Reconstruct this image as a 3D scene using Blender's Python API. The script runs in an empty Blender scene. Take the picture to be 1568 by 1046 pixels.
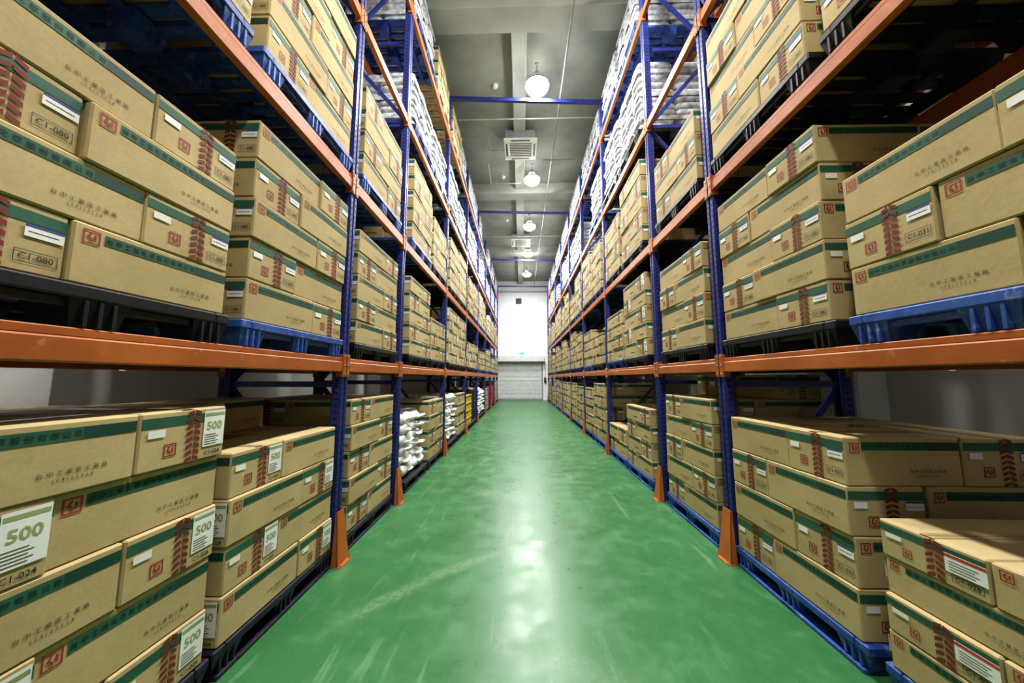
import bpy, math, random
from mathutils import Vector, Matrix, noise
random.seed(7)
scene = bpy.context.scene

# ---------------------------------------------------------------- materials
MATS = {}
def new_mat(name):
    m = bpy.data.materials.new(name); m.use_nodes = True
    nt = m.node_tree
    b = nt.nodes['Principled BSDF']
    MATS[name] = m
    return m, nt, b
def N(nt, t, **kw):
    n = nt.nodes.new(t)
    for k, v in kw.items():
        setattr(n, k, v)
    return n
def mixcol(nt, fac, a, b, blend='MIX'):
    n = nt.nodes.new('ShaderNodeMix'); n.data_type = 'RGBA'; n.blend_type = blend
    for i, v in ((0, fac), (6, a), (7, b)):
        if hasattr(v, 'node'): nt.links.new(v, n.inputs[i])
        elif i == 0: n.inputs[0].default_value = v
        else: n.inputs[i].default_value = (*v, 1)
    return n.outputs[2]
def math_(nt, op, a, b=0.0, c=None, clamp=False):
    n = nt.nodes.new('ShaderNodeMath'); n.operation = op; n.use_clamp = clamp
    for i, v in enumerate((a, b, c)):
        if v is None: continue
        if hasattr(v, 'node'): nt.links.new(v, n.inputs[i])
        else: n.inputs[i].default_value = v
    return n.outputs[0]
def ramp(nt, x, lo, hi):
    n = nt.nodes.new('ShaderNodeMapRange'); n.interpolation_type = 'SMOOTHSTEP'
    nt.links.new(x, n.inputs[0]); n.inputs[1].default_value = lo; n.inputs[2].default_value = hi
    return n.outputs[0]
def noise_(nt, scale, detail=4, rough=.55, vec=None, dist=0):
    n = nt.nodes.new('ShaderNodeTexNoise'); n.inputs['Scale'].default_value = scale
    n.inputs['Detail'].default_value = detail; n.inputs['Roughness'].default_value = rough
    n.inputs['Distortion'].default_value = dist
    if vec is None:
        g = nt.nodes.new('ShaderNodeNewGeometry'); vec = g.outputs['Position']
    nt.links.new(vec, n.inputs['Vector'])
    return n.outputs['Fac']
def bump(nt, b, h, strength=.2, dist=.01):
    n = nt.nodes.new('ShaderNodeBump'); n.inputs['Strength'].default_value = strength
    n.inputs['Distance'].default_value = dist
    nt.links.new(h, n.inputs['Height']); nt.links.new(n.outputs[0], b.inputs['Normal'])

def simple(name, col, rough=.5, metal=0, var=.12, scale=6, bmp=0, bscale=60, spec=.5):
    m, nt, b = new_mat(name)
    f = noise_(nt, scale, 5)
    dark = tuple(c*(1-var*1.6) for c in col); lite = tuple(min(1, c*(1+var)) for c in col)
    nt.links.new(mixcol(nt, ramp(nt, f, .3, .7), dark, lite), b.inputs['Base Color'])
    b.inputs['Roughness'].default_value = rough; b.inputs['Metallic'].default_value = metal
    b.inputs['Specular IOR Level'].default_value = spec
    if bmp:
        bump(nt, b, noise_(nt, bscale, 4), bmp, .005)
    return m

m, nt, b = new_mat('cardboard')
oi = N(nt, 'ShaderNodeObjectInfo')
f = noise_(nt, 2.6, 5); f2 = noise_(nt, 90, 3); f3 = noise_(nt, 7, 7, .7)
c = mixcol(nt, ramp(nt, f, .3, .7), (.45, .355, .185), (.57, .46, .25))
c = mixcol(nt, math_(nt, 'MULTIPLY', oi.outputs['Random'], .6), c, (.40, .315, .16))
c = mixcol(nt, math_(nt, 'MULTIPLY', ramp(nt, f2, .35, .7), .14), c, (.28, .20, .08))
c = mixcol(nt, math_(nt, 'MULTIPLY', ramp(nt, f3, .58, .78), .30), c, (.30, .225, .11))
nt.links.new(c, b.inputs['Base Color']); b.inputs['Roughness'].default_value = .78
b.inputs['Specular IOR Level'].default_value = .25
bump(nt, b, noise_(nt, 25, 4), .15, .006)

simple('cardboard_seam', (.10, .065, .03), .9)
simple('packing_tape', (.40, .31, .15), .3, var=.08)
simple('print_green', (.024, .115, .070), .6, var=.10)
simple('print_green_dark', (.009, .062, .042), .6, var=.08)
simple('print_text', (.008, .028, .024), .7)
simple('print_text_olive', (.09, .08, .03), .7)
simple('print_red', (.32, .028, .02), .6)
simple('print_chevron', (.19, .026, .018), .7)
simple('label_paper', (.80, .81, .80), .55, var=.04)
simple('label_blue', (.05, .07, .30), .55)
simple('label_red', (.55, .05, .05), .55)
simple('label_ink', (.05, .05, .05), .7)
simple('label_lime', (.30, .36, .16), .6)
simple('pallet_blue', (.014, .035, .19), .42, var=.25, bmp=.1)
def worn(name, base, dark, lite, lo, hi, amt):
    m, nt, b = new_mat(name)
    c = mixcol(nt, ramp(nt, noise_(nt, 5, 5), .3, .7), dark, base)
    c = mixcol(nt, math_(nt, 'MULTIPLY', ramp(nt, noise_(nt, 22, 7, .75), lo, hi), amt), c, lite)
    nt.links.new(c, b.inputs['Base Color']); b.inputs['Roughness'].default_value = .45
    bump(nt, b, noise_(nt, 60, 4), .1, .005)
worn('pallet_lightblue', (.045, .12, .42), (.02, .06, .26), (.30, .40, .62), .52, .70, .6)
simple('pallet_black', (.010, .011, .016), .45, var=.3, bmp=.1)
simple('pallet_plum', (.020, .015, .038), .45, var=.3, bmp=.1)
simple('wood', (.36, .22, .10), .7, var=.25, scale=14)
simple('rack_blue', (.024, .036, .20), .40, var=.16, scale=9)
simple('rack_hole', (.004, .005, .012), .8)
simple('bolt_steel', (.5, .5, .5), .3, metal=.9)
m, nt, b = new_mat('rack_orange')
f = noise_(nt, 2.5, 6, .65); f2 = noise_(nt, 14, 6, .7)
c = mixcol(nt, ramp(nt, f, .3, .7), (.34, .092, .017), (.48, .145, .028))
c = mixcol(nt, math_(nt, 'MULTIPLY', ramp(nt, f2, .60, .72), .55), c, (.62, .33, .16))
nt.links.new(c, b.inputs['Base Color']); b.inputs['Roughness'].default_value = .45
simple('wrap_white', (.54, .57, .60), .22, var=.25, scale=16, bmp=.8, bscale=24)
simple('bag_white', (.76, .77, .76), .45, var=.10, scale=12, bmp=.5, bscale=18)
simple('crate_yellow', (.72, .50, .02), .4)
simple('drum_red', (.40, .03, .03), .35)
simple('drum_black', (.02, .02, .025), .35)
simple('pipe_red', (.42, .02, .015), .35)
simple('pipe_grey', (.26, .27, .26), .5)
simple('ac_white', (.72, .74, .70), .4, var=.03)
simple('ac_dark', (.10, .11, .10), .6)
simple('lamp_metal', (.30, .31, .31), .4, metal=.4)
simple('door_metal', (.66, .68, .69), .38, metal=.1, var=.05)
simple('door_frame', (.30, .31, .32), .5)
simple('black_plastic', (.02, .02, .02), .5)
simple('concrete_ceiling', (.27, .285, .255), .85, var=.12, scale=1.3, bmp=.1)
simple('concrete_beam', (.36, .38, .34), .85, var=.08, scale=1.3)
simple('column_paint', (.84, .85, .85), .7, var=.03)

m, nt, b = new_mat('wall_paint')
g = N(nt, 'ShaderNodeNewGeometry')
f = noise_(nt, 1.2, 5)
c = mixcol(nt, ramp(nt, f, .3, .7), (.74, .77, .81), (.80, .83, .87))
mp = N(nt, 'ShaderNodeMapping'); mp.inputs['Rotation'].default_value = (math.radians(90), 0, 0)
nt.links.new(g.outputs['Position'], mp.inputs[0])
br = N(nt, 'ShaderNodeTexBrick'); br.inputs['Scale'].default_value = 1
br.inputs['Brick Width'].default_value = 1.2; br.inputs['Row Height'].default_value = .4
br.inputs['Mortar Size'].default_value = .006
nt.links.new(mp.outputs[0], br.inputs['Vector'])
c = mixcol(nt, math_(nt, 'MULTIPLY', br.outputs['Fac'], .35), c, (.42, .44, .45))
nt.links.new(c, b.inputs['Base Color']); b.inputs['Roughness'].default_value = .7
simple('wall_side_paint', (.80, .82, .81), .75, var=.03, scale=1.5)

def emis(name, col, s):
    m, nt, b = new_mat(name)
    b.inputs['Base Color'].default_value = (*col, 1)
    b.inputs['Emission Color'].default_value = (*col, 1); b.inputs['Emission Strength'].default_value = s
emis('lamp_glow', (1, .985, .95), 110)
emis('fill_tube_glow', (1, .985, .95), 9)  # emission for the added fill lights behind the racks
emis('exit_green', (.05, .8, .35), .8)

m, nt, b = new_mat('floor_epoxy')
g = N(nt, 'ShaderNodeNewGeometry'); P = g.outputs['Position']
f = noise_(nt, .7, 6, .6); fm = noise_(nt, 4, 8, .7); ff = noise_(nt, 26, 6, .75)
c = mixcol(nt, ramp(nt, f, .3, .7), (.038, .140, .050), (.054, .185, .070))
c = mixcol(nt, math_(nt, 'MULTIPLY', ramp(nt, fm, .45, .75), .40), c, (.11, .265, .135))
c = mixcol(nt, math_(nt, 'MULTIPLY', ramp(nt, ff, .58, .74), .16), c, (.30, .46, .32))
def stretched(rot, sx, sy, scale, lo, hi, amt, c):
    mp = N(nt, 'ShaderNodeMapping'); mp.inputs['Rotation'].default_value = (0, 0, rot)
    mp.inputs['Scale'].default_value = (sx, sy, 1); nt.links.new(P, mp.inputs[0])
    q = noise_(nt, scale, 5, .6, mp.outputs[0], .6)
    return mixcol(nt, math_(nt, 'MULTIPLY', ramp(nt, q, lo, hi), amt), c, (.30, .46, .33))
c = stretched(.2, 6, .5, 2.0, .58, .74, .22, c)
c = stretched(-.9, 9, .6, 1.6, .60, .76, .18, c)
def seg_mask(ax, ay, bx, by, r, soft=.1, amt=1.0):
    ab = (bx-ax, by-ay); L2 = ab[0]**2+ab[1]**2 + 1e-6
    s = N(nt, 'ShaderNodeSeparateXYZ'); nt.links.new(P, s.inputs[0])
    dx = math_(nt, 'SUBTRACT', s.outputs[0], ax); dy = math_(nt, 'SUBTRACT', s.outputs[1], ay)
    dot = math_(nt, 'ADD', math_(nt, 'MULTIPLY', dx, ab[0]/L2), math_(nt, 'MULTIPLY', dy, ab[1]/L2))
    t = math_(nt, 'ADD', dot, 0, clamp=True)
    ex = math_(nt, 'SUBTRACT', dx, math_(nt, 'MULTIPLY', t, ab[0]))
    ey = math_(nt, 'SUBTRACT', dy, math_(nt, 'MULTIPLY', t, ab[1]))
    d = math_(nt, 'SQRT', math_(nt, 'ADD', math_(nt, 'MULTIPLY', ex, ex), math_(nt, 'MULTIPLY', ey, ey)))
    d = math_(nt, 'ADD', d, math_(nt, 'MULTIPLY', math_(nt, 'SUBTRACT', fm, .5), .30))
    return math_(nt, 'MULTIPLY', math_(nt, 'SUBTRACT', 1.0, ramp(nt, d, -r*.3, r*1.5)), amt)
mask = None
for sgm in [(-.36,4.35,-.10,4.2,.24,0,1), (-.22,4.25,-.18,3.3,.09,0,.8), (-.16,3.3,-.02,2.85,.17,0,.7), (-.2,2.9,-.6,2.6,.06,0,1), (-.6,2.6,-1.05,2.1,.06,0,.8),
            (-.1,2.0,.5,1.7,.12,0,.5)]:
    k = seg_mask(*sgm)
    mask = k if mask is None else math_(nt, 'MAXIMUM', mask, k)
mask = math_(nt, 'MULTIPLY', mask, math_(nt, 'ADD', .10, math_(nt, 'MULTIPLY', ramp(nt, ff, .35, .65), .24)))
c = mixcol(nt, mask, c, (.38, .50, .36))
nt.links.new(c, b.inputs['Base Color'])
rg = math_(nt, 'ADD', .25, math_(nt, 'MULTIPLY', ramp(nt, fm, .3, .75), .20))
nt.links.new(rg, b.inputs['Roughness'])
b.inputs['Specular IOR Level'].default_value = .33
bump(nt, b, noise_(nt, 2.2, 3), .06, .02)

# ---------------------------------------------------------------- mesh builder
def _topo():
    h = 1.0; ch = .2
    vs = []; idx = {}
    for sx in (-1, 1):
        for sy in (-1, 1):
            for sz in (-1, 1):
                for a in range(3):
                    idx[(sx, sy, sz, a)] = len(vs)
                    v = [sx*(h-ch), sy*(h-ch), sz*(h-ch)]; v[a] = (sx, sy, sz)[a]*h
                    vs.append(((sx, sy, sz), a, Vector(v)))
    faces = []
    S = (-1, 1)
    for a in range(3):
        o = [i for i in range(3) if i != a]
        for s in S:
            f = []
            for p, q in ((-1,-1), (1,-1), (1,1), (-1,1)):
                k = [0,0,0]; k[a] = s; k[o[0]] = p; k[o[1]] = q
                f.append(idx[(*k, a)])
            faces.append(f)
    for a in range(3):
        o = [i for i in range(3) if i != a]
        for p in S:
            for q in S:
                f = []
                for s, ax in ((-1, o[0]), (1, o[0]), (1, o[1]), (-1, o[1])):
                    k = [0,0,0]; k[a] = s; k[o[0]] = p; k[o[1]] = q
                    f.append(idx[(*k, ax)])
                faces.append(f)
    for sx in S:
        for sy in S:
            for sz in S:
                faces.append([idx[(sx, sy, sz, a)] for a in range(3)])
    out = []
    for f in faces:
        P_ = [vs[i][2] for i in f]
        n = (P_[1]-P_[0]).cross(P_[2]-P_[0]); cc = sum(P_, Vector())/len(P_)
        out.append(tuple(f) if n.dot(cc) > 0 else tuple(reversed(f)))
    return [(v[0], v[1]) for v in vs], out
TV, TF = _topo()
CF = [(0,2,3,1), (4,5,7,6), (0,1,5,4), (2,6,7,3), (0,4,6,2), (1,3,7,5)]

class MB:
    def __init__(s):
        s.v = []; s.f = []; s.m = []; s.sm = []; s.slots = []
    def mi(s, name):
        if name not in s.slots: s.slots.append(name)
        return s.slots.index(name)
    def add(s, vs, fs, mat, smooth=False):
        o = len(s.v); k = s.mi(mat)
        s.v.extend(vs)
        for f in fs:
            s.f.append(tuple(i+o for i in f)); s.m.append(k); s.sm.append(smooth)
    def box(s, c, d, mat, ch=.004, rz=0.0):
        hx, hy, hz = d[0]/2, d[1]/2, d[2]/2
        ca, sa = math.cos(rz), math.sin(rz)
        def T(x, y, z): return (c[0]+x*ca-y*sa, c[1]+x*sa+y*ca, c[2]+z)
        if ch <= 0:
            vs = [T(x, y, z) for x in (-hx, hx) for y in (-hy, hy) for z in (-hz, hz)]
            s.add(vs, CF_, mat); return
        ch = min(ch, hx*.45, hy*.45, hz*.45)
        vs = []
        for (sg, a) in TV:
            p = [sg[0]*(hx-ch), sg[1]*(hy-ch), sg[2]*(hz-ch)]
            p[a] = sg[a]*(hx, hy, hz)[a]
            vs.append(T(*p))
        s.add(vs, TF, mat)
    def b2(s, x0, x1, y0, y1, z0, z1, mat, ch=.003):
        if x0 > x1: x0, x1 = x1, x0
        s.box(((x0+x1)/2, (y0+y1)/2, (z0+z1)/2), (x1-x0, y1-y0, z1-z0), mat, ch)
    def hexa(s, vs, mat):
        cc = sum((Vector(v) for v in vs), Vector())/8
        fs = []
        for f in CF_:
            p = [Vector(vs[i]) for i in f]
            n = (p[2]-p[0]).cross(p[3]-p[1])
            fs.append(f if n.dot(sum(p, Vector())/4-cc) > 0 else tuple(reversed(f)))
        s.add([tuple(v) for v in vs], fs, mat)
    def bar(s, p0, p1, w, h, mat, side=Vector((0,1,0))):
        p0 = Vector(p0); p1 = Vector(p1); d = (p1-p0).normalized()
        a = side - d*side.dot(d)
        if a.length < 1e-4: a = Vector((1,0,0)) - d*d.x
        a.normalize(); c = d.cross(a)
        vs = []
        for p in (p0, p1):
            for i in (-1, 1):
                for j in (-1, 1):
                    vs.append(p + a*(i*w/2) + c*(j*h/2))
        s.hexa(vs, mat)
    def cyl(s, p0, p1, r0, r1, mat, n=20, caps=True):
        p0 = Vector(p0); p1 = Vector(p1); d = (p1-p0).normalized()
        a = d.orthogonal().normalized(); c = d.cross(a)
        vs = []
        for p, r in ((p0, r0), (p1, r1)):
            for i in range(n):
                t = 2*math.pi*i/n
                vs.append(tuple(p + a*(r*math.cos(t)) + c*(r*math.sin(t))))
        fs = [(i, (i+1) % n, n+(i+1) % n, n+i) for i in range(n)]
        s.add(vs, fs, mat, True)
        if caps:
            s.add(vs[:n], [tuple(reversed(range(n)))], mat)
            s.add(vs[n:], [tuple(range(n))], mat)
    def quad(s, o, r, u, n, x0, x1, y0, y1, off, mat):
        ps = []
        for x, y in ((x0,y0), (x1,y0), (x1,y1), (x0,y1)):
            ps.append(tuple(o + r*x + u*y + n*off))
        s.add(ps, [(0,1,2,3)], mat)
    def para(s, o, r, u, n, pts, off, mat):
        s.add([tuple(o + r*x + u*y + n*off) for x, y in pts], [tuple(range(len(pts)))], mat)
    def text(s, o, r, u, n, key, cx, cy, w, hmax, off, mat):
        tv, tf, asp = TEXTS[key]
        if not tv: return
        h = w*asp
        if h > hmax: w *= hmax/h; h = hmax
        s.add([tuple(o + r*(cx+x*w) + u*(cy+y*w) + n*off) for x, y in tv], tf, mat)
    def pillow(s, c, d, mat, seed=0, rz=0, nu=16, nv=8, e1=.45, e2=.75, amp=.012, fr=7):
        hx, hy, hz = d[0]/2, d[1]/2, d[2]/2
        sp = lambda v, e: math.copysign(abs(v)**e, v)
        vs = []; ca, sa = math.cos(rz), math.sin(rz)
        for j in range(nv+1):
            ph = -math.pi/2 + math.pi*j/nv
            for i in range(nu):
                th = 2*math.pi*i/nu
                x = hx*sp(math.cos(ph), e2*.6)*sp(math.cos(th), e1); y = hy*sp(math.cos(ph), e2*.6)*sp(math.sin(th), e1)
                z = hz*sp(math.sin(ph), e2)
                nn = noise.noise(Vector((x*fr+seed, y*fr, z*fr)))*amp
                x += nn; y += nn*.7; z += nn*.8
                vs.append((c[0]+x*ca-y*sa, c[1]+x*sa+y*ca, c[2]+z))
        fs = [(j*nu+i, j*nu+(i+1) % nu, (j+1)*nu+(i+1) % nu, (j+1)*nu+i) for j in range(nv) for i in range(nu)]
        s.add(vs, fs, mat, True)
    def mesh(s, name):
        me = bpy.data.meshes.new(name)
        me.from_pydata(s.v, [], s.f)
        for k in s.slots: me.materials.append(MATS[k])
        me.polygons.foreach_set('material_index', s.m)
        me.polygons.foreach_set('use_smooth', s.sm)
        me.update()
        return me
    def obj(s, name, loc=(0,0,0)):
        return link(name, s.mesh(name), loc)
CF_ = []
_vs = [Vector((x,y,z)) for x in (-1,1) for y in (-1,1) for z in (-1,1)]
for f in CF:
    p = [_vs[i] for i in f]; n = (p[1]-p[0]).cross(p[2]-p[0])
    CF_.append(f if n.dot(sum(p, Vector())) > 0 else tuple(reversed(f)))
def link(name, me, loc=(0,0,0), rz=0):
    o = bpy.data.objects.new(name, me); o.location = loc; o.rotation_euler = (0,0,rz)
    scene.collection.objects.link(o); return o

TEXTS = {}
def mk_text(key, body, res=2, fat=0.0):
    cu = bpy.data.curves.new('t', 'FONT'); cu.body = body; cu.resolution_u = res; cu.offset = fat
    cu.align_x = 'CENTER'; cu.align_y = 'CENTER'
    ob = bpy.data.objects.new('t', cu); scene.collection.objects.link(ob)
    dg = bpy.context.evaluated_depsgraph_get(); dg.update()
    try:
        me = ob.evaluated_get(dg).to_mesh()
        vs = [(v.co.x, v.co.y) for v in me.vertices]; fs = [tuple(p.vertices) for p in me.polygons]
        ob.evaluated_get(dg).to_mesh_clear()
    except Exception as e:
        print('text fail', e); vs = []; fs = []
    bpy.data.objects.remove(ob); bpy.data.curves.remove(cu)
    if vs:
        x0 = min(v[0] for v in vs); x1 = max(v[0] for v in vs); y0 = min(v[1] for v in vs); y1 = max(v[1] for v in vs)
        w = x1-x0
        vs = [((v[0]-(x0+x1)/2)/w, (v[1]-(y0+y1)/2)/w) for v in vs]
        TEXTS[key] = (vs, fs, (y1-y0)/w)
    else: TEXTS[key] = ([], [], .1)
mk_text('co', '台 中 工 業 化 學 股 份 有 限 公 司', 1, .012)
mk_text('ad', '台 中 工 業 區 工 業 路', 1)
mk_text('ph', '( 0 4 ) 2 3 5 6 8', 1)
for k_ in ('080', '024', '031', '028'): mk_text('c'+k_, 'C1-'+k_, 2, .008)
mk_text('500', '500', 2, .02)

# ---------------------------------------------------------------- box art
UP = Vector((0,0,1))
def logo(mb, o, r, n, x, y, sz, det):
    t = sz*.10
    if det >= 1:
        mb.quad(o,r,UP,n, x, x+sz, y, y+t, .0022, 'print_red'); mb.quad(o,r,UP,n, x, x+sz, y+sz-t, y+sz, .0022, 'print_red')
        mb.quad(o,r,UP,n, x, x+t, y+t, y+sz-t, .0022, 'print_red'); mb.quad(o,r,UP,n, x+sz-t, x+sz, y+t, y+sz-t, .0022, 'print_red')
        mb.para(o,r,UP,n, [(x+sz*.22,y+sz*.5),(x+sz*.5,y+sz*.20),(x+sz*.60,y+sz*.30),(x+sz*.38,y+sz*.52),(x+sz*.52,y+sz*.82),(x+sz*.4,y+sz*.82)], .0022, 'print_red')
        mb.quad(o,r,UP,n, x+sz*.62, x+sz*.76, y+sz*.3, y+sz*.7, .0022, 'print_red')
    else:
        mb.quad(o,r,UP,n, x, x+sz, y, y+sz, .003, 'print_red')
def art(mb, o, r, n, w, h, kind, det, code, big, rr):
    s0, s1 = h*.73, h*.90
    if kind == 'L':
        mb.quad(o,r,UP,n, w*.15, w*.72, s0, s1, .0015 if det else .003, 'print_green')
        mb.quad(o,r,UP,n, w*.72, w*.985, s0, s1, .0015 if det else .003, 'print_green_dark' if det else 'print_green')
        logo(mb,o,r,n, w*.045, s0-h*.05, min(h*.23, .050), det)
        if det == 2:
            mb.text(o,r,UP,n,'co', w*.435, (s0+s1)/2, w*.55, (s1-s0)*.84, .0024, 'print_text')
            mb.text(o,r,UP,n,'ad', w*.70, h*.31, w*.30, h*.085, .0020, 'print_text_olive')
            mb.text(o,r,UP,n,'ph', w*.70, h*.205, w*.30, h*.065, .0020, 'print_text_olive')
        elif det == 1:
            for i in range(10):
                x = w*(.20+.05*i)
                mb.quad(o,r,UP,n, x, x+w*.030, s0+h*.035, s1-h*.035, .0024, 'print_text')
            mb.quad(o,r,UP,n, w*.56, w*.83, h*.29, h*.33, .0020, 'print_text_olive')
    else:
        mb.quad(o,r,UP,n, w*.015, w*.985, s0, s1, .0015 if det else .003, 'print_green')
        sx = w*.485; sw = w*.165
        if det == 0:
            mb.quad(o,r,UP,n, sx, sx+sw, h*.04, h*.96, .0035, 'print_chevron')
        else:
            k = max(6, int(h/.026)); st = h*.98/k
            for i in range(k):
                y = h*.01 + i*st
                for j in (0, 1):
                    xa = sx + j*sw*.53; xb = xa + sw*.46
                    sl = st*.42*(1 if j else -1)
                    mb.para(o,r,UP,n, [(xa,y+sl*.5+st*.22),(xb,y-sl*.5+st*.22),(xb,y-sl*.5+st*.78),(xa,y+sl*.5+st*.78)], .0030, 'print_chevron')
        logo(mb,o,r,n, w*.25, h*.20, min(h*.23, .050), det)
        mb.quad(o,r,UP,n, w*.08, w*.25, h*.56, h*.69, .0034, 'label_paper')
        if big == 1:
            mb.quad(o,r,UP,n, w*.69, w*.97, h*.24, h*.94, .0034, 'label_paper')
            if det:
                mb.quad(o,r,UP,n, w*.70, w*.96, h*.83, h*.89, .0040, 'label_lime')
                mb.text(o,r,UP,n,'500', w*.83, h*.64, w*.22, h*.17, .0042, 'label_lime')
                for i in range(5):
                    mb.quad(o,r,UP,n, w*.71, w*(.86+.03*(i % 2)), h*(.28+.045*i), h*(.292+.045*i), .0042, 'label_ink')
        elif big == 2:
            mb.quad(o,r,UP,n, w*.66, w*.99, h*.36, h*.80, .0040, 'label_paper')
            mb.quad(o,r,UP,n, w*.66, w*.99, h*.71, h*.78, .0046, 'label_red')
            if det:
                for i in range(4):
                    mb.quad(o,r,UP,n, w*.69, w*(.90+.03*(i % 2)), h*(.42+.065*i), h*(.435+.065*i), .0046, 'label_ink')
        else:
            mb.quad(o,r,UP,n, w*.74, w*.97, h*.53, h*.71, .0034, 'label_paper')
            if det:
                mb.quad(o,r,UP,n, w*.74, w*.97, h*.675, h*.71, .0040, 'label_blue')
                mb.quad(o,r,UP,n, w*.76, w*.94, h*.60, h*.61, .0040, 'label_ink')
        if det == 2:
            cy = h*.12 if big == 1 else h*.24
            mb.text(o,r,UP,n,code, w*.825, cy, w*.20, h*.12, .0022, 'print_text')
            if big != 1:
                x0,x1,y0,y1 = w*.70, w*.95, cy-h*.09, cy+h*.09; t = .0018
                for q in ((x0,x1,y0,y0+t),(x0,x1,y1-t,y1),(x0,x0+t,y0,y1),(x1-t,x1,y0,y1)):
                    mb.quad(o,r,UP,n,*q, .0022,'print_text')

def carton(mb, cx, cy, z0, dx, dy, h, rz, faces, det, code, big, top, rr):
    g = .0022
    mb.box((cx, cy, z0+h/2), (dx-g*2, dy-g*2, h-.0015), 'cardboard', .006 if det else .0, rz)
    ca, sa = math.cos(rz), math.sin(rz)
    X = Vector((ca, sa, 0)); Y = Vector((-sa, ca, 0)); C = Vector((cx, cy, z0))
    if top:
        o = C + UP*h
        if dx > dy:
            mb.quad(o, X, Y, UP, -dx/2+.006, dx/2-.006, -.0015, .0015, .0014, 'cardboard_seam')
            mb.quad(o, X, Y, UP, -dx/2+.003, dx/2-.003, -.025, .025, .0010, 'packing_tape')
        else:
            mb.quad(o, X, Y, UP, -.0015, .0015, -dy/2+.006, dy/2-.006, .0014, 'cardboard_seam')
            mb.quad(o, X, Y, UP, -.025, .025, -dy/2+.003, dy/2-.003, .0010, 'packing_tape')
    for nd in faces:
        n = X*nd[0] + Y*nd[1]
        r = UP.cross(n)
        half = (dx if nd[0] else dy)/2; w = dy if nd[0] else dx
        o = C + n*(half-g) - r*(w/2)
        kind = 'L' if w >= max(dx, dy)-1e-6 else 'S'
        art(mb, o, r, n, w, h, kind, det, code, big, rr)

def box_stack(side, face, y0, z, layers, H, det, L=.575, S=.375, code='c080', big=0, flip=0, back_extra=0, seed=0):
    rr = random.Random(seed)
    T = L+S
    cx = side*(face+T/2); cy = y0+T/2
    mb = MB()
    for k in range(layers+back_extra):
        par = (k+flip) % 2
        cells = [(0,L,0,S), (L,T,0,L), (S,T,L,T), (0,S,S,T)]
        if par: cells = [(T-b_, T-a_, c_, d_) for (a_, b_, c_, d_) in cells]
        for ci, (u0,u1,v0,v1) in enumerate(cells):
            if k >= layers and v0 < .2: continue
            faces = []
            if v0 < 1e-6: faces.append((-side, 0))
            if u0 < 1e-6: faces.append((0, -1))
            if u1 > T-1e-6: faces.append((0, 1))
            if k >= layers and (-side,0) not in faces: faces.append((-side,0))
            jx, jy = rr.uniform(-.010, .010), rr.uniform(-.004, .004)
            carton(mb, side*((v0+v1)/2-T/2)+jx, (u0+u1)/2-T/2+jy, k*H, v1-v0, u1-u0, H, rr.uniform(-.011, .011),
                   faces, det, code, big, k >= layers-1, rr)
    return mb.obj('cardboard_box_stack', (cx, cy, z))

# ---------------------------------------------------------------- pallets
PH = .14; PL = 1.0; PD = 1.08
def pallet_mesh(mat, style):
    mb = MB()
    hx, hy = PD/2, PL/2
    mb.b2(-hx, hx, -hy, -hy+.07, PH-.045, PH, mat, .006); mb.b2(-hx, hx, hy-.07, hy, PH-.045, PH, mat, .006)
    mb.b2(-hx, -hx+.07, -hy+.07, hy-.07, PH-.045, PH, mat, .006); mb.b2(hx-.07, hx, -hy+.07, hy-.07, PH-.045, PH, mat, .006)
    n = 8
    for i in range(n):
        y = -hy+.07 + (PL-.14)*(i+.5)/n
        mb.b2(-hx+.07, hx-.07, y-.033, y+.033, PH-.022, PH, mat, .003)
    for i in (-.30, 0, .30):
        mb.b2(i-.03, i+.03, -hy+.07, hy-.07, PH-.045, PH-.0225, mat, .003)
    for fx in (-hx+.09, 0, hx-.09):
        for fy in (-hy+.09, 0, hy-.09):
            a, b_ = .085, .065
            z0 = .022 if style else 0
            vs = [(fx+sx*(a if sz else b_), fy+sy*(a if sz else b_), (PH-.045 if sz else z0)) for sx in (-1,1) for sy in (-1,1) for sz in (0,1)]
            mb.hexa(vs, mat)
            for q in (-.04, 0, .04):
                for sx in (-1, 1):
                    mb.b2(fx+sx*.066, fx+sx*.087, fy+q-.006, fy+q+.006, z0+.005, PH-.045, mat, .001)
    if style:
        for fy in (-hy+.09, 0, hy-.09):
            mb.b2(-hx, hx, fy-.06, fy+.06, 0, .024, mat, .004)
        for fx in (-hx+.06, hx-.06):
            mb.b2(fx-.06, fx+.06, -hy+.15, hy-.15, 0, .022, mat, .004)
    else:
        for fx in (-hx+.03, hx-.03):
            mb.b2(fx-.012, fx+.012, -hy+.16, hy-.16, PH-.075, PH-.045, mat, .003)
    return mb.mesh('plastic_pallet')
PAL = {('blue',0): pallet_mesh('pallet_blue',0), ('blue',1): pallet_mesh('pallet_blue',1), ('light',0): pallet_mesh('pallet_lightblue',0),
       ('light',1): pallet_mesh('pallet_lightblue',1), ('black',0): pallet_mesh('pallet_black',0), ('plum',1): pallet_mesh('pallet_plum',1),
       ('black',1): pallet_mesh('pallet_black',1)}
def wood_pallet():
    mb = MB(); hx, hy = PD/2, PL/2
    for i in range(7):
        y = -hy+.05+(PL-.1)*i/6
        mb.b2(-hx, hx, y-.05, y+.05, PH-.02, PH, 'wood', .003)
    for x in (-hx+.05, 0, hx-.05):
        mb.b2(x-.05, x+.05, -hy, hy, PH-.04, PH-.02, 'wood', .003)
        for y in (-hy+.07, 0, hy-.07): mb.b2(x-.05, x+.05, y-.07, y+.07, .02, PH-.04, 'wood', .003)
        mb.b2(x-.05, x+.05, -hy, hy, 0, .02, 'wood', .003)
    return mb.mesh('wooden_pallet')
WP = wood_pallet()
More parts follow.
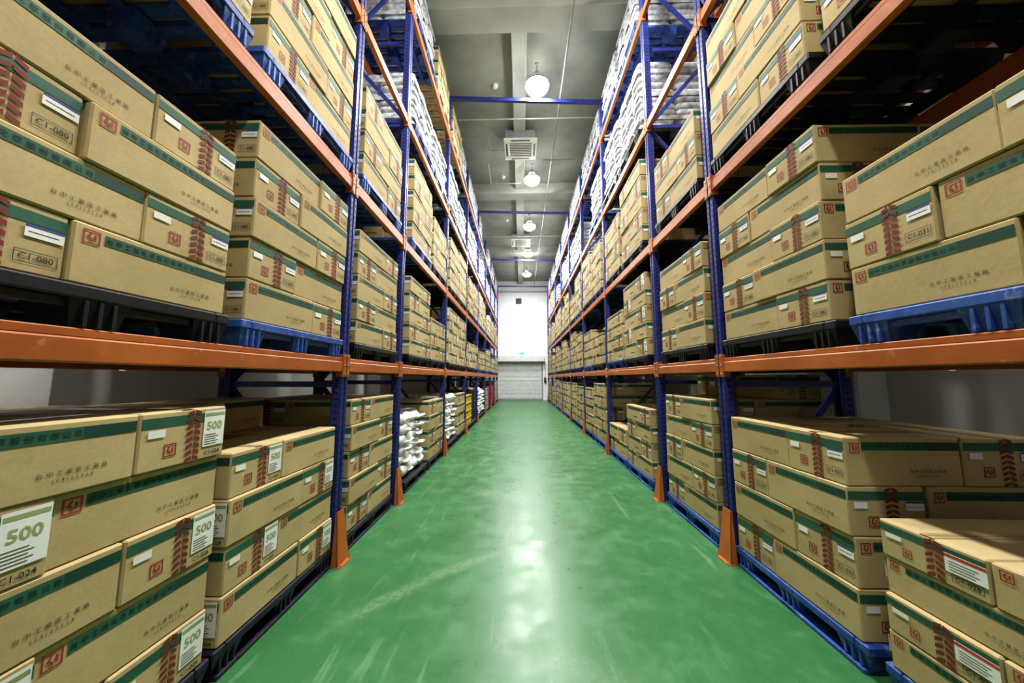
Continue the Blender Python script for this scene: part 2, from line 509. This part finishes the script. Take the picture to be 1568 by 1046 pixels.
def pallet(side, face, y0, z, col, style):
    if col == 'wood': return link('wooden_pallet', WP, (side*(face-.005+PD/2), y0+PL/2, z))
    me = PAL.get((col, style)) or PAL[(col, 1-style)]
    return link('plastic_pallet', me, (side*(face-.005+PD/2), y0+PL/2, z))

# ---------------------------------------------------------------- wrapped goods / bags
def wrapped_mesh(seed, H, n):
    rr = random.Random(seed); mb = MB(); h = H/n
    for k in range(n):
        for i in range(2):
            for j in range(3):
                mb.pillow((-.27+.54*i+rr.uniform(-.012,.012), -.32+.32*j+rr.uniform(-.01,.01), h*(k+.5)+.012), (.55, .335, h*1.02), 'wrap_white', seed*9+k+i*3+j*5, rr.uniform(-.03,.03), 14, 6, .3, .6, .018, 11)
    for z in (H*.18, H*.52, H*.86):
        for sx in (-1, 1): mb.b2(sx*.553-.002, sx*.553+.002, -.48, .48, z-.03, z+.03, 'wrap_white', .001)
        for sy in (-1, 1): mb.b2(-.54, .54, sy*.489-.002, sy*.489+.002, z-.03, z+.03, 'wrap_white', .001)
    mb.v = [(x*.93, y*.96, z) for x, y, z in mb.v]
    return mb.mesh('wrapped_goods_stack')
WR = [wrapped_mesh(1, .95, 9), wrapped_mesh(2, .80, 8), wrapped_mesh(3, 1.05, 10)]
def wrapped(side, face, y0, z, k):
    return link('shrink_wrapped_goods', WR[k], (side*(face+.01+PD/2), y0+PL/2, z))
def bag_pile(side, face, y0, z, layers, seed):
    rr = random.Random(seed); mb = MB()
    for k in range(layers):
        for i in range(2):
            for j in range(2):
                d = (.54, .47, .16) if k % 2 == 0 else (.50, .49, .16)
                x = -.25+.52*i+rr.uniform(-.05,.03); y = -.24+.48*j+rr.uniform(-.025,.025)
                mb.pillow((x, y, .10+k*.125), d, 'bag_white', seed+k*7+i*3+j, rr.uniform(-.16,.16), 26, 12, .38, .85, .045, 9)
        for j in range(2):
            y = -.24+.48*j+rr.uniform(-.03,.03)
            mb.pillow((-side*.52, y, .10+k*.125+rr.uniform(-.02,.02)), (.12, .26, .035), 'bag_white', seed+k, rr.uniform(-.4,.4), 14, 6, .6, .9, .03, 12)
    zmin = min(v[2] for v in mb.v)
    mb.v = [(x, y, zz-zmin) for x, y, zz in mb.v]
    return mb.obj('white_sack_pile', (side*(face+.05+PD/2), y0+PL/2, z))
def crate_stack(side, face, y0, z, n):
    mb = MB(); w, d, h = .62, .44, .2
    for gy in (-.24, .24):
            for k in range(n):
                z0 = k*h; cx = -side*.2; t = .02
                mb.b2(cx-w/2, cx+w/2, gy-d/2, gy+d/2, z0, z0+.02, 'crate_yellow', .002)
                for sx in (-1, 1):
                    mb.b2(cx+sx*w/2-t*sx, cx+sx*w/2, gy-d/2, gy+d/2, z0+.02, z0+h*.45, 'crate_yellow', .003)
                    mb.b2(cx+sx*w/2-t*sx, cx+sx*w/2, gy-d/2, gy-d*.18, z0+h*.45, z0+h-.03, 'crate_yellow', .003)
                    mb.b2(cx+sx*w/2-t*sx, cx+sx*w/2, gy+d*.18, gy+d/2, z0+h*.45, z0+h-.03, 'crate_yellow', .003)
                    mb.b2(cx+sx*(w/2-t), cx+sx*(w/2+.012), gy-d/2, gy+d/2, z0+h-.03, z0+h-.005, 'crate_yellow', .003)
                for sy in (-1, 1):
                    yy = gy+sy*(d/2-t/2)
                    mb.b2(cx-w/2, cx+w/2, yy-t/2, yy+t/2, z0+.02, z0+h-.005, 'crate_yellow', .003)
                mb.b2(cx-w/2+.03, cx+w/2-.03, gy-d/2+.03, gy+d/2-.03, z0+.03, z0+h*.7, 'drum_black', .003)
    return mb.obj('yellow_crate_stack', (side*(face+PD/2), y0+PL/2, z))
def drum_group(side, face, y0, z, mat):
    mb = MB()
    for ix in (-.27, .27):
        for iy in (-.24, .24):
            r = .225
            prof = [(0,.97),(.02,1),(.28,.98),(.30,1.03),(.32,.98),(.55,.98),(.57,1.03),(.59,.98),(.86,1),(.88,.97)]
            for (a, ra), (b_, rb) in zip(prof[:-1], prof[1:]):
                mb.cyl((ix,iy,a), (ix,iy,b_), r*ra, r*rb, mat, 24, False)
            mb.cyl((ix,iy,.84), (ix,iy,.865), r*.96, r*.96, mat, 24)
            mb.cyl((ix+.12,iy,.865), (ix+.12,iy,.885), .03, .03, 'bolt_steel', 10)
    return mb.obj('steel_drum_group', (side*(face+PD/2), y0+PL/2, z))

# ---------------------------------------------------------------- room shell
XL, XR, YN, YF, ZC = -3.15, 3.45, -5.0, 22.0, 7.75
def shell(name, x0,x1,y0,y1,z0,z1,mat):
    mb = MB(); mb.b2(x0,x1,y0,y1,z0,z1,mat,0); return mb.obj(name)
shell('floor', XL-.2, XR+.2, YN-.2, YF+.2, -.15, 0, 'floor_epoxy')
shell('ceiling', XL-.2, XR+.2, YN-.2, YF+.2, ZC, ZC+.15, 'concrete_ceiling')
shell('wall_left', XL-.2, XL, YN, YF, 0, ZC, 'wall_side_paint')
shell('wall_right', XR, XR+.2, YN, YF, 0, ZC, 'wall_side_paint')
shell('wall_near', XL-.2, XR+.2, YN-.2, YN, 0, ZC, 'wall_side_paint')
DX0, DX1, DZ = -1.62, 1.40, 2.45
mb = MB()
mb.b2(XL-.2, DX0, YF, YF+.2, 0, ZC, 'wall_paint', 0); mb.b2(DX1, XR+.2, YF, YF+.2, 0, ZC, 'wall_paint', 0)
mb.b2(DX0, DX1, YF, YF+.2, DZ, ZC, 'wall_paint', 0)
mb.obj('wall_far')
mb = MB(); n = 30; sh = DZ/n
for i in range(n):
    z = i*sh
    prof = [(0,0),(.012,.18),(.028,.42),(.028,.66),(.010,.86),(0,1)]
    for (a, t0), (b_, t1) in zip(prof[:-1], prof[1:]):
        mb.add([(DX0+.05,YF+.06-a,z+t0*sh),(DX1-.05,YF+.06-a,z+t0*sh),(DX1-.05,YF+.06-b_,z+t1*sh),(DX0+.05,YF+.06-b_,z+t1*sh)], [(0,1,2,3)], 'door_metal')
mb.b2(DX0+.002, DX0+.09, YF-.03, YF+.09, 0, DZ-.002, 'door_frame'); mb.b2(DX1-.09, DX1-.002, YF-.03, YF+.09, 0, DZ-.002, 'door_frame')
mb.b2(DX0+.09, DX1-.09, YF-.01, YF+.07, 0, .10, 'door_frame')
mb.b2(DX0-.08, DX1+.08, YF-.32, YF-.002, DZ, DZ+.36, 'door_metal', .02)
mb.b2(DX0-.1, DX1+.1, YF-.34, YF-.002, DZ-.03, DZ, 'door_frame', .01)
mb.obj('door_roller_shutter')
shell('wall_beyond_shutter', DX0-.2, DX1+.2, YF+.2, YF+.25, 0, DZ+.2, 'black_plastic')
mb = MB(); vx, vz = -.15, 6.4
mb.b2(vx-.2, vx+.2, YF-.03, YF-.001, vz-.2, vz+.2, 'door_frame', .004)
mb.b2(vx-.17, vx+.17, YF-.035, YF-.03, vz-.17, vz+.17, 'black_plastic', .001)
for i in range(6):
    z = vz-.15+i*.06; mb.hexa([(vx+sx*.17, YF-.037-.02*(1-sz), z+sz*.03+st*.004) for sx in (-1,1) for st in (0,1) for sz in (0,1)], 'ac_dark')
mb.obj('window_vent_louvre')
mb = MB(); mb.b2(-.14,.2,YF-.06,YF-.001,2.92,3.06,'ac_white',.005); mb.b2(-.12,.18,YF-.064,YF-.06,2.94,3.04,'exit_green',.001)
mb.obj('exit_sign')
mb = MB(); mb.b2(1.46,1.60,YF-.09,YF-.001,1.1,1.42,'black_plastic',.008); mb.cyl((1.53,YF-.05,1.42),(1.53,YF-.05,2.4),.012,.012,'black_plastic',8)
mb.cyl((1.50,YF-.10,1.34),(1.50,YF-.09,1.34),.02,.02,'drum_red',10); mb.cyl((1.56,YF-.10,1.34),(1.56,YF-.09,1.34),.02,.02,'exit_green',10)
mb.obj('shutter_control_box')
for x, ys in ((XL, (1.75, 7.2, 12.6, 18.0)), (XR, (3.6, 9.2, 14.6))):
    for y in ys:
        mb = MB()
        mb.b2(x, x+(.30 if x < 0 else -.30), y-.28, y+.28, 0, ZC-.36, 'column_paint', .02)
        mb.obj('wall_column')
for i, y in enumerate((-.5, 5.15, 10.8, 16.2)):
    mb = MB(); mb.b2(XL, XR, y-.22, y+.22, ZC-.35, ZC, 'concrete_beam', .01); mb.obj('ceiling_beam')
for y0, y1 in ((5.37, 10.58), (11.02, 15.98), (16.42, YF), (-.28, 4.93)):
    mb = MB(); mb.b2(-.17, .12, y0, y1, ZC-.20, ZC, 'concrete_beam', .01)
    mb.obj('ceiling_joist')

# ---------------------------------------------------------------- racks
LEV = [1.56, 3.10, 4.70, 6.30]; TOP = 7.05; RD = 1.0
YPL = [-2.07, .33, 2.73, 3.99] + [3.99+2.4*i for i in range(1, 8)]
YPR = [-1.95, .45, 2.85, 4.17] + [4.17+2.4*i for i in range(1, 8)]
def upright(mb, side, xf, y, zt, front=True):
    w, d = .09, .08
    sgn = 1 if front else -1
    X = lambda v: side*(xf + sgn*v)
    def plate(a, b_, y0, y1, z0=0.004, z1=zt): mb.b2(X(a), X(b_), y+y0, y+y1, z0, z1, 'rack_blue', .0015)
    plate(0, .004, -w/2, -.014); plate(0, .004, .014, w/2); plate(.008, .012, -.016, .016)
    plate(0, .010, -.016, -.013); plate(0, .010, .013, .016)
    plate(.004, d, -w/2, -w/2+.004); plate(.004, d, w/2-.004, w/2)
    plate(d-.004, d, -w/2, -.024); plate(d-.004, d, .024, w/2)
    step = .05 if y < 9 else .10
    z = .12
    while z < zt-.05:
        for sy in (-1, 1):
            yc = y + sy*.030; t = .007
            n = Vector((-side*sgn, 0, 0)); r = UP.cross(n)
            o = Vector((X(0), yc, z))
            mb.para(o, r, UP, n, [(-t-.002*sy, .012), (-t+.002*sy, -.012), (t+.002*sy, -.012), (t-.002*sy, .012)], .0006, 'rack_hole')
            n2 = Vector((0, sy, 0)); r2 = UP.cross(n2); o2 = Vector((X(.04), y+sy*w/2, z+.012))
            mb.para(o2, r2, UP, n2, [(-.014,-.009),(.014,-.009),(.014,.009),(-.014,.009)], .0006, 'rack_hole')
        z += step
    mb.b2(X(-.02), X(d+.02), y-.07, y+.07, 0, .006, 'rack_blue', .001)
def rack(side, face, YP):
    parent = bpy.data.objects.new('pallet_rack', None); scene.collection.objects.link(parent)
    for y in YP:
        mb = MB()
        upright(mb, side, face, y, TOP, True)
        upright(mb, side, face+RD, y, TOP, False)
        xa, xb = side*(face+.06), side*(face+RD-.06)
        zs = [.25 + 1.1*i for i in range(7)]
        for zz in zs: mb.bar((xa, y, zz), (xb, y, zz), .03, .045, 'rack_blue')
        for i, (za, zb) in enumerate(zip(zs[:-1], zs[1:])):
            p, q = (xa, xb) if i % 2 == 0 else (xb, xa)
            mb.bar((p, y+.02, za+.04), (q, y+.02, zb-.04), .03, .045, 'rack_blue')
        mb.obj('upright_frame').parent = parent
    for ya, yb in zip(YP[:-1], YP[1:]):
        for lz in LEV:
            for xf, sg in ((face-.004, 1), (face+RD+.004, -1)):
                mb = MB()
                X = lambda v: side*(xf + sg*v)
                y0, y1 = ya+.047, yb-.047
                mb.b2(X(0), X(.045), y0, y1, lz-.112, lz-.03, 'rack_orange', .006)
                mb.b2(X(.006), X(.045), y0, y1, lz-.0305, lz, 'rack_orange', .004)
                for yy, s2 in ((y0, 1), (y1, -1)):
                    mb.b2(X(-.006), X(.055), min(yy, yy+s2*.005), max(yy, yy+s2*.005), lz-.15, lz+.03, 'rack_orange', .001)
                    mb.b2(X(-.006), X(-.001), min(yy-s2*.040, yy+s2*.004), max(yy-s2*.040, yy+s2*.004), lz-.15, lz+.03, 'rack_orange', .001)
                    if sg == 1:
                        for dz in (-.13, -.06, .01):
                            xx = X(-.006); mb.cyl((xx, yy-s2*.018, lz+dz), (xx-side*.006, yy-s2*.018, lz+dz), .008, .007, 'bolt_steel', 8)
                mb.obj('load_beam').parent = parent
FL, FR = 1.42, 1.63
rack(-1, FL, YPL); rack(1, FR, YPR)
def protector(side, face, y):
    mb = MB(); H = .38
    def fr(z0, z1, w0, w1, p0, p1, t=.006):
        vs = []
        for dx_ in (0, t):
            for sy in (-1, 1):
                for (z, w, p) in ((z0, w0, p0), (z1, w1, p1)):
                    vs.append((side*(face-p+dx_), y+sy*w/2, z))
        mb.hexa(vs, 'rack_orange')
        for sy in (-1, 1):
            vs = []
            for dd in (0, 1):
                for sw in (0, 1):
                    for (z, w, pp) in ((z0, w0, p0), (z1, w1, p1)):
                        xx = side*(face-pp) if dd == 0 else side*(face-.009)
                        vs.append((xx, y+sy*(w/2-(t if sw else 0)), z))
            mb.hexa(vs, 'rack_orange')
    fr(.006, H*.75, .17, .118, .060, .032); fr(H*.75, H, .118, .108, .032, .020)
    mb.b2(side*(face-.085), side*(face-.022), y-.09, y+.09, 0, .006, 'rack_orange', .001)
    for sy in (-1, 1): mb.cyl((side*(face-.074), y+sy*.07, .006), (side*(face-.074), y+sy*.07, .016), .009, .009, 'bolt_steel', 8)
    mb.obj('rack_post_protector')
for y in YPL: protector(-1, FL, y)
for y in YPR: protector(1, FR, y)
for i in (4, 6, 8, 10):
    yl, yr = YPL[i], YPR[i]
    mb = MB(); mb.bar((-FL-.04, yl, TOP+.042), (FR+.04, yr, TOP+.042), .06, .07, 'rack_blue')
    for x, y in ((-FL-.04, yl), (FR+.04, yr)): mb.b2(x-.05, x+.05, y-.045, y+.045, TOP+.001, TOP+.007, 'rack_blue', .001)
    mb.obj('overhead_tie_beam')

# ---------------------------------------------------------------- stock
def bays(YP):
    out = []
    for i, (ya, yb) in enumerate(zip(YP[:-1], YP[1:])):
        if yb-ya < 1.6: out.append((i, [(ya+yb)/2-.5]))
        else: out.append((i, [yb-.06-2*PL-.07, yb-.06-PL]))
    return out
spec = {}
spec[(-1,1,0,0)] = ('box', dict(layers=5, H=.225, code='c024', big=1, flip=0, dy=.055), 'plum')
spec[(-1,1,1,0)] = ('box', dict(layers=4, H=.222, code='c024', big=1, flip=0, back_extra=1), 'plum')
spec[(-1,1,0,1)] = ('box', dict(layers=4, H=.205, code='c080', flip=1), 'black')
spec[(-1,1,1,1)] = ('box', dict(layers=5, H=.222, code='c080', flip=0), 'light')
spec[(-1,1,0,2)] = ('box', dict(layers=4, H=.222), 'light')
spec[(-1,1,1,2)] = ('box', dict(layers=5, H=.222, flip=1), 'light')
spec[(-1,2,0,0)] = ('box', dict(layers=5, H=.215, flip=1), 'plum')
spec[(-1,2,0,1)] = ('box', dict(layers=5, H=.205), 'black')
spec[(-1,2,0,2)] = ('box', dict(layers=4, H=.222), 'light')
spec[(-1,2,0,3)] = None; spec[(-1,2,0,4)] = None
spec[(-1,3,0,0)] = ('bag', dict(layers=6), 'plum')
spec[(-1,3,1,0)] = ('box', dict(layers=4, H=.225), 'plum')
spec[(-1,4,0,0)] = ('bag', dict(layers=7), 'plum')
spec[(-1,4,1,0)] = ('box', dict(layers=4, H=.225), 'plum')
spec[(-1,5,0,0)] = ('crate', dict(n=4), 'black')
spec[(-1,5,1,0)] = ('drum', dict(mat='drum_black'), 'black')
spec[(-1,6,0,0)] = ('bag', dict(layers=7), 'plum')
spec[(-1,6,1,0)] = ('bag', dict(layers=6), 'plum')
spec[(-1,7,1,0)] = ('drum', dict(mat='drum_red'), 'black')
spec[(-1,8,0,0)] = ('drum', dict(mat='drum_red'), 'black')
spec[(-1,8,1,0)] = ('drum', dict(mat='drum_red'), 'black')
spec[(-1,3,0,3)] = ('wrap', dict(k=1), 'blue')
spec[(-1,3,0,4)] = ('wrap', dict(k=1), 'blue')
spec[(-1,3,1,3)] = ('wrap', dict(k=1), 'black')
spec[(-1,3,1,4)] = ('box', dict(layers=3, H=.25), 'wood')
spec[(-1,4,0,4)] = ('box', dict(layers=3, H=.25), 'wood')
spec[(-1,3,0,1)] = ('box', dict(layers=5, H=.205), 'black')
spec[(-1,3,0,2)] = ('box', dict(layers=5, H=.222), 'light')
spec[(1,1,0,0)] = ('box', dict(layers=4, H=.155, code='c028', big=2, flip=1), 'light')
spec[(1,1,1,0)] = ('box', dict(layers=4, H=.24, code='c031', flip=0), 'light')
spec[(1,1,0,1)] = ('box', dict(layers=3, H=.232, code='c031', flip=1), 'light')
spec[(1,1,1,1)] = ('box', dict(layers=5, H=.222, code='c080', flip=1), 'black')
spec[(1,1,0,2)] = ('box', dict(layers=4, H=.222), 'black')
spec[(1,1,1,2)] = ('box', dict(layers=5, H=.222, flip=1), 'black')
spec[(1,2,0,0)] = ('box', dict(layers=5, H=.215, back_extra=1), 'light')
spec[(1,2,0,1)] = ('box', dict(layers=4, H=.235), 'black')
spec[(1,2,0,2)] = ('box', dict(layers=3, H=.235), 'black')
spec[(1,2,0,3)] = None; spec[(1,2,0,4)] = None
spec[(1,3,0,0)] = ('box', dict(layers=4, H=.215), 'light')
spec[(1,3,1,0)] = ('box', dict(layers=2, H=.225), 'light')
spec[(1,4,0,0)] = ('box', dict(layers=5, H=.23), 'light')
spec[(1,3,0,2)] = ('box', dict(layers=5, H=.235), 'black')
spec[(1,3,1,2)] = ('box', dict(layers=4, H=.235), 'black')

for side, face, YP in ((-1, FL, YPL), (1, FR, YPR)):
    for bi, slots in bays(YP):
        for si, y0 in enumerate(slots):
            for lv in range(5):
                z = 0 if lv == 0 else LEV[lv-1]
                key = (side, bi, si, lv)
                rr = random.Random((side+5)*7919 + bi*613 + si*97 + lv*13)
                if key in spec:
                    sp = spec[key]
                    if sp is None: continue
                else:
                    col = rr.choice(['black', 'blue', 'light', 'black'])
                    if lv == 0: col = rr.choice(['plum', 'blue']) if side < 0 else rr.choice(['light', 'blue'])
                    if lv <= 2 or bi <= 1 or (lv == 3 and rr.random() < .12):
                        sp = ('box', dict(layers=rr.choice([4, 5, 5, 4, 3] if lv else [4, 5, 5]), H=rr.choice([.205, .222, .222, .235]), flip=rr.randint(0,1), big=rr.choice([0,0,1])), col)
                    else:
                        if rr.random() < .06: continue
                        sp = ('wrap', dict(k=rr.choice([0,1,2] if lv == 3 else [0,1,1])), col)
                kind, kw, col = sp
                kw = dict(kw)
                yy0 = y0 + kw.pop('dy', 0)
                if kind == 'wrap' and lv == 4: kw['k'] = 1
                style = 1 if lv == 0 else 0
                pallet(side, face, yy0, z, col, style)
                zt = z + PH + .001
                if kind == 'box':
                    if lv == 4: kw['layers'] = min(kw['layers'], 3)
                    det = 2 if (-.2 < y0 < 4 and lv <= 3) else (1 if 0 < y0 < 9 else 0)
                    box_stack(side, face+.005, yy0+.025, zt, det=det, seed=bi*31+si*7+lv*3+side, **kw)
                elif kind == 'wrap': wrapped(side, face, y0, zt, kw['k'])
                elif kind == 'bag': bag_pile(side, face, y0, zt, kw['layers'], bi*5+si)
                elif kind == 'crate': crate_stack(side, face, y0, zt, kw['n'])
                elif kind == 'drum': drum_group(side, face, y0, zt, kw['mat'])

# ---------------------------------------------------------------- lamps and ceiling services
LY = [.1, 3.25, 6.32, 9.6, 12.75, 15.7, 18.9]; LX = .34; LZ = 7.26
for y in LY:
    mb = MB()
    mb.cyl((LX,y,LZ+.30), (LX,y,ZC-.002), .008, .008, 'lamp_metal', 8)
    mb.cyl((LX,y,ZC-.03), (LX,y,ZC-.002), .05, .05, 'lamp_metal', 12)
    mb.cyl((LX,y,LZ+.14), (LX,y,LZ+.30), .07, .055, 'lamp_metal', 20)
    for i in range(12):
        t = 2*math.pi*i/12
        mb.bar((LX+.085*math.cos(t), y+.085*math.sin(t), LZ+.14), (LX+.085*math.cos(t), y+.085*math.sin(t), LZ+.26), .004, .035, 'lamp_metal', Vector((-math.sin(t), math.cos(t), 0)))
    prof = [(.14,.10),(.11,.15),(.05,.225),(0.01,.235)]
    for (a, ra), (b_, rb) in zip(prof[:-1], prof[1:]): mb.cyl((LX,y,LZ+a), (LX,y,LZ+b_), ra, rb, 'lamp_metal', 28, False)
    dome = [(.015,.225),(-.03,.225),(-.075,.20),(-.11,.15),(-.13,.08),(-.135,.001)]
    for (a, ra), (b_, rb) in zip(dome[:-1], dome[1:]): mb.cyl((LX,y,LZ+a), (LX,y,LZ+b_), ra, rb, 'lamp_glow', 28, False)
    mb.obj('high_bay_lamp')
    ld = bpy.data.lights.new('high_bay_light', 'AREA'); ld.shape = 'DISK'; ld.size = .36; ld.energy = 205
    ld.color = (1, .985, .955)
    lo = bpy.data.objects.new('high_bay_light', ld); lo.location = (LX, y, LZ-.145); scene.collection.objects.link(lo)
# added fill tubes, hidden behind the rear load beams to brighten the side walls
for side, face, yc in ((-1, FL, 1.5), (-1, FL, 5.2), (1, FR, 1.65), (1, FR, 5.4)):
    mb = MB(); x = side*(face+RD+.06); z = 1.50
    mb.b2(x-.03, x+.03, yc-.6, yc+.6, z-.02, z+.03, 'ac_white', .005)
    mb.cyl((x+side*.005, yc-.56, z-.036), (x+side*.005, yc+.56, z-.036), .014, .014, 'fill_tube_glow', 12)
    for s in (-1, 1): mb.b2(x-.02, x+.025, yc+s*.58-.02, yc+s*.58+.02, z-.055, z-.02, 'ac_white', .004)
    mb.obj('added_fill_tube')
for x, y in ((.0, 8.35), (.0, 14.6)):
    mb = MB(); z = ZC-.42; w = .42
    mb.b2(x-.38, x+.38, y-.38, y+.38, z+.04, z+.28, 'lamp_metal', .01)
    for a0,a1,b0,b1 in ((-w,w,-w,-w+.14),(-w,w,w-.14,w),(-w,-w+.14,-w+.14,w-.14),(w-.14,w,-w+.14,w-.14)):
        mb.b2(x+a0, x+a1, y+b0, y+b1, z, z+.04, 'ac_white', .01)
    for i in range(9):
        yy = y-.26+i*.065; mb.b2(x-.27, x+.27, yy-.012, yy+.012, z+.008, z+.02, 'ac_white', .002)
    mb.b2(x-.28, x+.28, y-.28, y+.28, z+.03, z+.04, 'ac_dark', .001)
    for s in (-1, 1):
        mb.b2(x-.24, x+.24, y+s*.355-.025, y+s*.355+.025, z-.002, z+.001, 'ac_dark', .0004)
        mb.b2(x+s*.355-.025, x+s*.355+.025, y-.24, y+.24, z-.002, z+.001, 'ac_dark', .0004)
    for sx in (-1, 1):
        for sy in (-1, 1): mb.cyl((x+sx*.34, y+sy*.34, z+.28), (x+sx*.34, y+sy*.34, ZC), .006, .006, 'lamp_metal', 6)
    mb.obj('ceiling_air_conditioner')
def pipe(name, pts, r, mat):
    mb = MB()
    for a, b_ in zip(pts[:-1], pts[1:]): mb.cyl(a, b_, r, r, mat, 12)
    for p in pts[1:-1]: mb.pillow(p, (r*2.3,)*3, mat, 0, 0, 10, 6, 1, 1, 0)
    mb.obj(name)
pz = ZC-.42
pipe('sprinkler_pipe', [(.85, YN+.05, pz), (.85, YF-.05, pz)], .02, 'pipe_grey')
pipe('conduit_pipe', [(-2.8, 7.9, pz), (-.8, 7.9, pz), (-.8, 8.35, pz), (-.43, 8.35, pz)], .018, 'pipe_grey')
pipe('conduit_pipe', [(-2.8, 7.2, pz-.06), (3.1, 7.2, pz-.06)], .016, 'pipe_grey')
pipe('conduit_pipe', [(.6, 8.7, pz-.06), (1.3, 8.7, pz-.06), (3.1, 8.7, pz-.06)], .02, 'pipe_grey')
pipe('conduit_pipe', [(-.9, 8.8, pz-.05), (-.9, 9.8, pz-.05), (.0, 9.8, pz-.05)], .02, 'pipe_grey')
pipe('conduit_pipe', [(-2.8, 13.7, pz-.06), (3.1, 13.7, pz-.06)], .018, 'pipe_grey')
for x in (-.55,):
    for y in (6.8, 10.2, 13.2):
        mb = MB(); mb.cyl((x,y,ZC-.05),(x,y,ZC),.05,.07,'ac_white',16); mb.cyl((x,y,ZC-.07),(x,y,ZC-.05),.03,.045,'ac_white',16); mb.obj('smoke_detector')
mb = MB(); mb.cyl((3.0, YN+.1, 3.62), (3.0, 8.8, 3.62), .085, .085, 'pipe_red', 20)
for y in (0, 1.6, 3.0, 5.0): 
    mb.cyl((3.0,y-.03,3.62),(3.0,y+.03,3.62),.10,.10,'pipe_red',20); mb.bar((3.0,y+.15,3.52),(3.44,y+.15,3.52),.04,.02,'lamp_metal')
mb.obj('fire_main_pipe')

# ---------------------------------------------------------------- world, camera
w = bpy.data.worlds.new('world'); scene.world = w; w.use_nodes = True
w.node_tree.nodes['Background'].inputs[0].default_value = (.5, .6, .7, 1); w.node_tree.nodes['Background'].inputs[1].default_value = .02
cam = bpy.data.cameras.new('camera'); cam.lens = 12.0; cam.sensor_width = 36; cam.clip_start = .05
co = bpy.data.objects.new('camera', cam); scene.collection.objects.link(co)
co.location = (0, 0, 1.4); co.rotation_euler = (math.radians(90+6.1), 0, math.radians(1.53))
scene.camera = co
scene.view_settings.view_transform = 'Standard'
try:
    scene.view_settings.look = 'Medium High Contrast'
except Exception as e:
    print('look', e)
